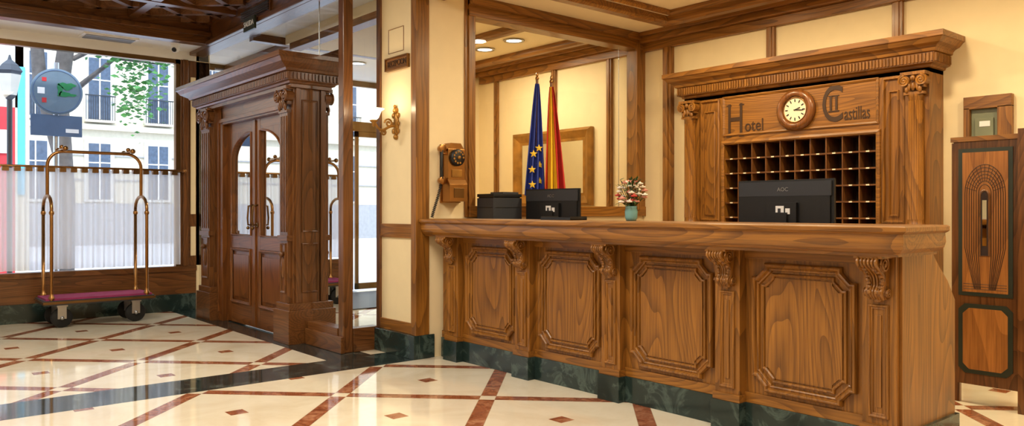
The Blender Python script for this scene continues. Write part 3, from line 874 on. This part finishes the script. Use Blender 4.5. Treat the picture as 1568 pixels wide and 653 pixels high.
# ------------------------------------------------------------------ flags
ra = math.radians(49.8)
dirv = Vector((math.cos(ra), math.sin(ra), 0)); nrm = Vector((math.sin(ra), -math.cos(ra), 0))
fblue = simple('flag_blue', srgb(56, 74, 166), .7, var=.1); fred = simple('flag_red', srgb(196, 48, 40), .7, var=.1); fyel = simple('flag_yellow', srgb(244, 202, 48), .6, var=.04)
def flag(name, px, py, h, off, colours, stars=False, wid=.17, sh=0):
    b = B(name)
    base = Vector((px, py, 0))
    lean = dirv*off
    def pole(z): return base+lean*(z/2.3)+Vector((0, 0, z))
    b.tube([pole(0.02), pole(h)], .012, drk['z'], 10)
    b.at(px, py, 0); b.lathe([(.001, 0), (.06, 0), (.06, .03), (.04, .05), (.02, .08)], brass, 24); b.reset()
    t = pole(h); b.sph(tuple(t), .018, brass, 10); b.sph(tuple(t+Vector((0, 0, .03))), .012, brass, 8, (1, 1, 2))
    NU, NV = 48, 24
    def P(u, s):
        z = h-.05-s*(h-.05-1.33)
        w = .035+wid*(s**.8)
        o = -w*.5+w*u+sh*s
        d = .024*math.sin(u*2*pi*3.2+s*2.2)*(.4+s)+.022
        return pole(z)+dirv*o+nrm*d+Vector((0, 0, -.05*u*s))
    for i in range(NU):
        m = colours[min(len(colours)-1, int(i/NU*len(colours)))]
        vs = []; fs = []
        for k in range(NV+1): vs += [tuple(P(i/NU, k/NV)), tuple(P((i+1)/NU, k/NV))]
        for k in range(NV): fs.append((2*k, 2*k+1, 2*k+3, 2*k+2))
        b.add(vs, fs, m, True)
    if stars:
        for (u, s) in ((.35, .62), (.75, .70), (.3, .76), (.35, .89), (.7, .56), (.75, .84)):
            c = P(u, s)+nrm*.02
            pts = []
            for k in range(10):
                r = .036 if k % 2 == 0 else .015; a = pi/2+k*pi/5
                pts.append(tuple(c+dirv*r*math.cos(a)+Vector((0, 0, r*math.sin(a)))))
            b.add([tuple(c+nrm*.004)]+pts, [(0, 1+k, 1+(k+1) % 10) for k in range(10)], fyel)
    b.build(recalc=False)
flag('european_flag', -5.125, 4.62, 2.36, 0, [fblue], True, .15, -.02)
flag('spanish_flag', -5.02, 4.72, 2.33, -.02, [fred, fyel, fyel, fyel, fred, fred, fred], False, .16, .03)

b = B('gilt_framed_mirror')
mir = simple('mirror_glass', srgb(225, 225, 215), .03, 1, var=0)
b.sweep(rect(-7.32, -6.0, 1.25, 2.12), [(0, 0), (0, .05), (.03, .07), (.07, .05), (.11, .03), (.14, .03), (.15, 0)], front(YB-.002), gold, True)
b.box(-7.2, -6.12, YB-.025, YB-.002, 1.37, 2.0, mir)
b.build()

# ------------------------------------------------------------------ right: doorway frame and swing door
b = B('door_3')
x0, x1 = -2.22, -2.02
b.box(x0-.02, x1+.09, YB-.05, YB, 1.93, 2.02, oak['x']); b.box(x1, x1+.09, YB-.05, YB, 0, 1.94, oak['z'])
b.box(x0-.02, x0+.02, YB-.05, YB, 0, 1.94, oak['z'])
b.box(x0+.02, x1, YB-.015, YB, 0, 1.93, green)
b.box(x0+.05, x1-.03, YB-.03, YB-.015, 1.68, 1.86, green); b.box(x0+.08, x1-.05, YB-.034, YB-.03, 1.80, 1.84, white)
for i in range(8): b.box(x0+.05, x1-.03, YB-.03, YB-.015, 1.50+i*.02, 1.508+i*.02, whitep)
b.build(.003)

b = B('swing_door')
SY = 5.3
x0, x1 = -1.97, -1.60
b.box(x0, x1, SY, SY+.05, .12, 1.63, drk['z'])
b.box(x0-.012, x0, SY-.0, SY+.05, .12, 1.62, drk['z'])
b.box(x0-.015, x1, SY-.012, SY+.062, 1.625, 1.655, oak['x'])
a0, a1 = x0+.03, x1-.04
b.prism(rect(a0, a1, .67, 1.58), 'y', SY-.008, SY, inlay)
b.prism(rect(a0+.024, a1-.024, .694, 1.556), 'y', SY-.012, SY, pale)
mx = (a0+a1)/2; zc = 1.30
def arch(r):
    return [(mx-r, .90+r*.6)]+[(mx-r*math.cos(t*pi/14), zc+r*1.6*math.sin(t*pi/14)) for t in range(15)]+[(mx+r, .90+r*.6)]
for r in (.035, .048, .061, .074, .087, .10, .112):
    p = arch(r)
    p = [(mx-(r*.45+.008), .715)]+p+[(mx+(r*.45+.008), .715)]
    b.tube([(q[0], SY-.012, q[1]) for q in p], .0026, engr, 4)
for t in range(1, 14):
    a = pi*t/14; b.tube([(mx+.048*math.cos(a), SY-.012, zc+.077*math.sin(a)), (mx+.112*math.cos(a), SY-.012, zc+.18*math.sin(a))], .002, engr, 4)
for z in (.712, .728, .744): b.tube([(a0+.03, SY-.012, z), (a1-.03, SY-.012, z)], .002, engr, 4)
slot = [(mx-.026, .92), (mx+.026, .92)]+[(mx+.026*math.cos(t*pi/10), 1.28+.04*math.sin(t*pi/10)) for t in range(11)]
b.prism(slot, 'y', SY-.016, SY-.01, darkin)
b.prism([(mx-.012, .98), (mx+.012, .98), (mx+.012, 1.26), (mx-.012, 1.26)], 'y', SY-.018, SY-.016, mir)
b.tube([(p[0], SY-.017, p[1]) for p in slot], .006, drk['z'], 5, True)
b.prism(cham(a0, a1, .19, .62, .035), 'y', SY-.008, SY, inlay)
b.prism(cham(a0+.026, a1-.026, .216, .594, .035), 'y', SY-.012, SY, pale)
b.box(x1+.001, x1+.13, SY-.06, SY+.08, 0.0, 1.68, drk['z'])
b.box(x0-.005, x0+.03, SY+.01, SY+.04, 0, .12, drk['z'])
b.build(.002)

# ------------------------------------------------------------------ outside
stone = simple('street_facade_stone', srgb(200, 190, 166), .8, var=.06)
grey = simple('street_facade_grey', srgb(150, 150, 152), .8, var=.08)
frm = simple('facade_window_surround', srgb(192, 188, 178), .8)
pave = simple('pavement', srgb(205, 205, 208), .8, var=.05)
winm = simple('facade_window_glass', srgb(66, 80, 98), .2, var=.2)
redb = simple('red_banner', srgb(196, 40, 48), .6); cyan = simple('cyan_banner', srgb(80, 170, 190), .6)
bark = simple('tree_bark', srgb(100, 94, 90), .9, var=.25)
leaf2 = simple('tree_leaf', srgb(70, 136, 58), .5, var=.25)
signg = simple('sign_grey', srgb(100, 122, 140), .7, 0); signb = simple('sign_blue_grey', srgb(80, 104, 136), .7, 0); grn = simple('sticker_green', srgb(24, 122, 70), .5)
boxobj('street_ground', -45, -10.42, -30, 60, -.3, -.1, pave)
b = B('street_building')
b.box(-34, -32, -20, 50, -.1, 14, stone)
b.box(-32, -31.9, -20, 50, -.1, 1.4, grey)
b.box(-32, -31.75, -20, 50, 4.15, 4.35, stone); b.box(-32, -31.85, -20, 50, 7.3, 7.5, stone)
for z in (.5, 1.4, 2.3, 3.2): b.box(-32, -31.93, -20, 50, z, z+.04, grey)
for i in range(-6, 18):
    y = 7.04+2.05*i
    for z0, z1 in ((1.6, 3.65), (4.55, 6.8), (8.0, 10)):
        b.box(-32, -31.9, y-.50, y+.50, z0-.1, z1+.15, frm)
        b.box(-32, -31.88, y-.36, y+.36, z0, z1, winm)
        b.box(-31.9, -31.85, y-.02, y+.02, z0, z1, whitep); b.box(-31.9, -31.86, y-.36, y+.36, (z0+z1)/2+.3, (z0+z1)/2+.34, whitep)
    for k in range(13): b.box(-31.7, -31.68, y-.5+k*.08, y-.485+k*.08, 4.5, 5.4, black)
    b.box(-31.72, -31.66, y-.52, y+.5, 5.38, 5.42, black); b.box(-31.9, -31.64, y-.52, y+.5, 4.42, 4.5, stone)
b.build()
b = B('parking_sign_post')
px, py = -11.5, 2.03
b.tube([(px, py, -.1), (px, py, 3.1)], .035, steel, 14)
b.at(px+.04, py, 2.72, ry=pi/2); b.lathe([(.001, 0), (.28, 0), (.295, .005), (.295, .025), (.28, .03), (.001, .03)], signg, 40, False); b.reset()
b.tube([(px+.068, py+.27*math.cos(i*pi/20), 2.72+.27*math.sin(i*pi/20)) for i in range(40)], .008, signb, 6, True)
b.box(px+.03, px+.05, py-.29, py+.29, 2.15, 2.42, signb)
b.box(px+.071, px+.074, py-.22, py-.14, 2.68, 2.76, white); b.box(px+.071, px+.074, py-.17, py-.12, 2.57, 2.63, redb); b.box(px+.071, px+.074, py-.17, py-.12, 2.84, 2.89, redb)
def blob(cy, cz, ry_, rz_, seed):
    pts = []
    for i in range(24):
        a = i*pi/12; r = 1+.25*math.sin(3*a+seed)+.12*math.sin(7*a)
        pts.append((cy+ry_*r*math.cos(a), cz+rz_*r*math.sin(a)))
    b.prism(pts, 'x', px+.071, px+.075, grn)
blob(py+.11, 2.80, .09, .045, 0); blob(py+.10, 2.69, .10, .03, 2); blob(py+.03, 2.75, .03, .07, 1)
b.box(px+.051, px+.053, py+.1, py+.25, 2.2, 2.25, white)
b.build()
b = B('street_tree')
b.tube([(-14, 2.57, -.1), (-14, 2.6, 1.5), (-14.05, 2.52, 3), (-14.0, 2.7, 4.5), (-14, 2.8, 6)], [.16, .14, .13, .11, .07], bark, 12)
b.tube([(-14.02, 2.55, 2.0), (-14.0, 2.25, 3.2), (-14, 2.15, 4.6)], [.11, .1, .08], bark, 10)
b.tube([(-14, 2.62, 3.0), (-13.5, 3.2, 3.6), (-13, 3.7, 3.5)], [.05, .03, .015], bark, 6)
b.tube([(-14, 2.7, 3.6), (-13.4, 3.5, 4.1), (-13, 4.1, 4.1)], [.04, .025, .012], bark, 6)
for i in range(1500):
    c = random.choice([(-13, 3.3, 3.6), (-13.2, 3.5, 3.2), (-13, 3.0, 3.9), (-13, 3.95, 4.0), (-13, 3.7, 3.8), (-13.3, 2.9, 4.4), (-13.0, 3.35, 2.85), (-13.1, 3.3, 4.1), (-14, 2.0, 4.5)])
    p = [random.gauss(c[0], .25), random.gauss(c[1], .17), random.gauss(c[2], .2)]
    b.T = Matrix.Translation(p) @ Matrix.Rotation(random.uniform(0, 6), 4, 'Z') @ Matrix.Rotation(random.uniform(0, 6), 4, 'X')
    s = random.uniform(.03, .065)
    b.add([(-s, 0, 0), (0, s*.6, .005), (s, 0, 0), (0, -s*.6, .005)], [(0, 1, 2, 3)], leaf2)
b.reset(); b.build(recalc=False)
b = B('street_lamp')
lx, ly = -13.0, 1.72
b.tube([(lx, ly, -.1), (lx, ly, 2.75)], .035, black, 10)
b.at(lx, ly, 2.75); b.lathe([(.03, 0), (.08, .05), (.15, .38), (.17, .41), (.11, .5), (.03, .57), (.01, .64)], blackg, 6, False)
b.lathe([(.092, .07), (.152, .36)], frm, 6, False); b.reset()
b.build(recalc=False)
b = B('street_shop_banner')
b.box(-18, -17.9, 1.2, 2.46, -.1, 3.2, redb); b.box(-18, -17.9, 1.2, 2.6, 3.2, 4.6, frm); b.box(-17.9, -17.86, 2.5, 2.62, 1.5, 4.0, cyan); b.box(-18, -17.9, 2.46, 2.7, -.1, 4.6, stone)
b.box(-17.9, -17.85, 2.1, 2.33, 2.3, 2.75, white)
b.build()

# ------------------------------------------------------------------ lights
w = bpy.data.worlds.new('sky'); scene.world = w; w.use_nodes = True
bg = w.node_tree.nodes['Background']; bg.inputs[0].default_value = (.60, .76, 1, 1); bg.inputs[1].default_value = 3.8
sun = bpy.data.lights.new('sun', 'SUN'); sun.energy = 3.0; sun.angle = .05; sun.color = (1, .95, .86)
so = bpy.data.objects.new('sun', sun); scene.collection.objects.link(so)
so.rotation_euler = Vector((-.75, .25, -.75)).to_track_quat('-Z', 'Y').to_euler()
def area(name, x, y, z, sx, sy, e, col, shape='RECTANGLE'):
    l = bpy.data.lights.new(name, 'AREA'); l.shape = shape; l.size = sx; l.size_y = sy; l.energy = e; l.color = col
    o = bpy.data.objects.new(name, l); o.location = (x, y, z); scene.collection.objects.link(o); return o
warm = (1, .80, .48); neu = (1, .90, .73)
for i, (x, y, z) in enumerate(RLT):
    area('reception_downlight_%d' % i, x, y, z-.025, .17, .17, 20 if i < 3 else 26, warm, 'DISK')
for i, (x, y, z) in enumerate(DLT):
    area('downlight_%d' % i, x, y, z-.025, .15, .15, 15 if i < 2 else 30, (1, .86, .60) if i < 2 else neu, 'DISK')
area('hall_fill_1', -3.2, 1.6, 3.23, 1.1, 1.1, 78, neu)  # hall areas: unseen fill added for even light, no fixtures behind them
area('hall_fill_2', -6.6, 1.0, 3.23, .8, .8, 66, neu)
area('hall_fill_3', 0.0, 1.8, 3.5, 1.2, 1.2, 70, neu)
area('hall_fill_4', -2.3, -2.2, 3.2, 1.4, 1.4, 70, neu)
pl = bpy.data.lights.new('sconce_bulb', 'POINT'); pl.energy = 3; pl.color = (1, .8, .5); pl.shadow_soft_size = .03
po = bpy.data.objects.new('sconce_bulb', pl); po.location = (-5.62, PY0-.22, 2.05); scene.collection.objects.link(po)

# ------------------------------------------------------------------ camera
cam = bpy.data.cameras.new('camera'); co = bpy.data.objects.new('camera', cam); scene.collection.objects.link(co)
co.location = (0, 0, 1.2); co.rotation_euler = (pi/2, 0, math.radians(49.8))
cam.sensor_width = 36; cam.lens = 36*1200/1568; cam.shift_y = -.0029; cam.clip_start = .05; cam.clip_end = 200
scene.camera = co
scene.view_settings.view_transform = 'Standard'
scene.view_settings.exposure = .08
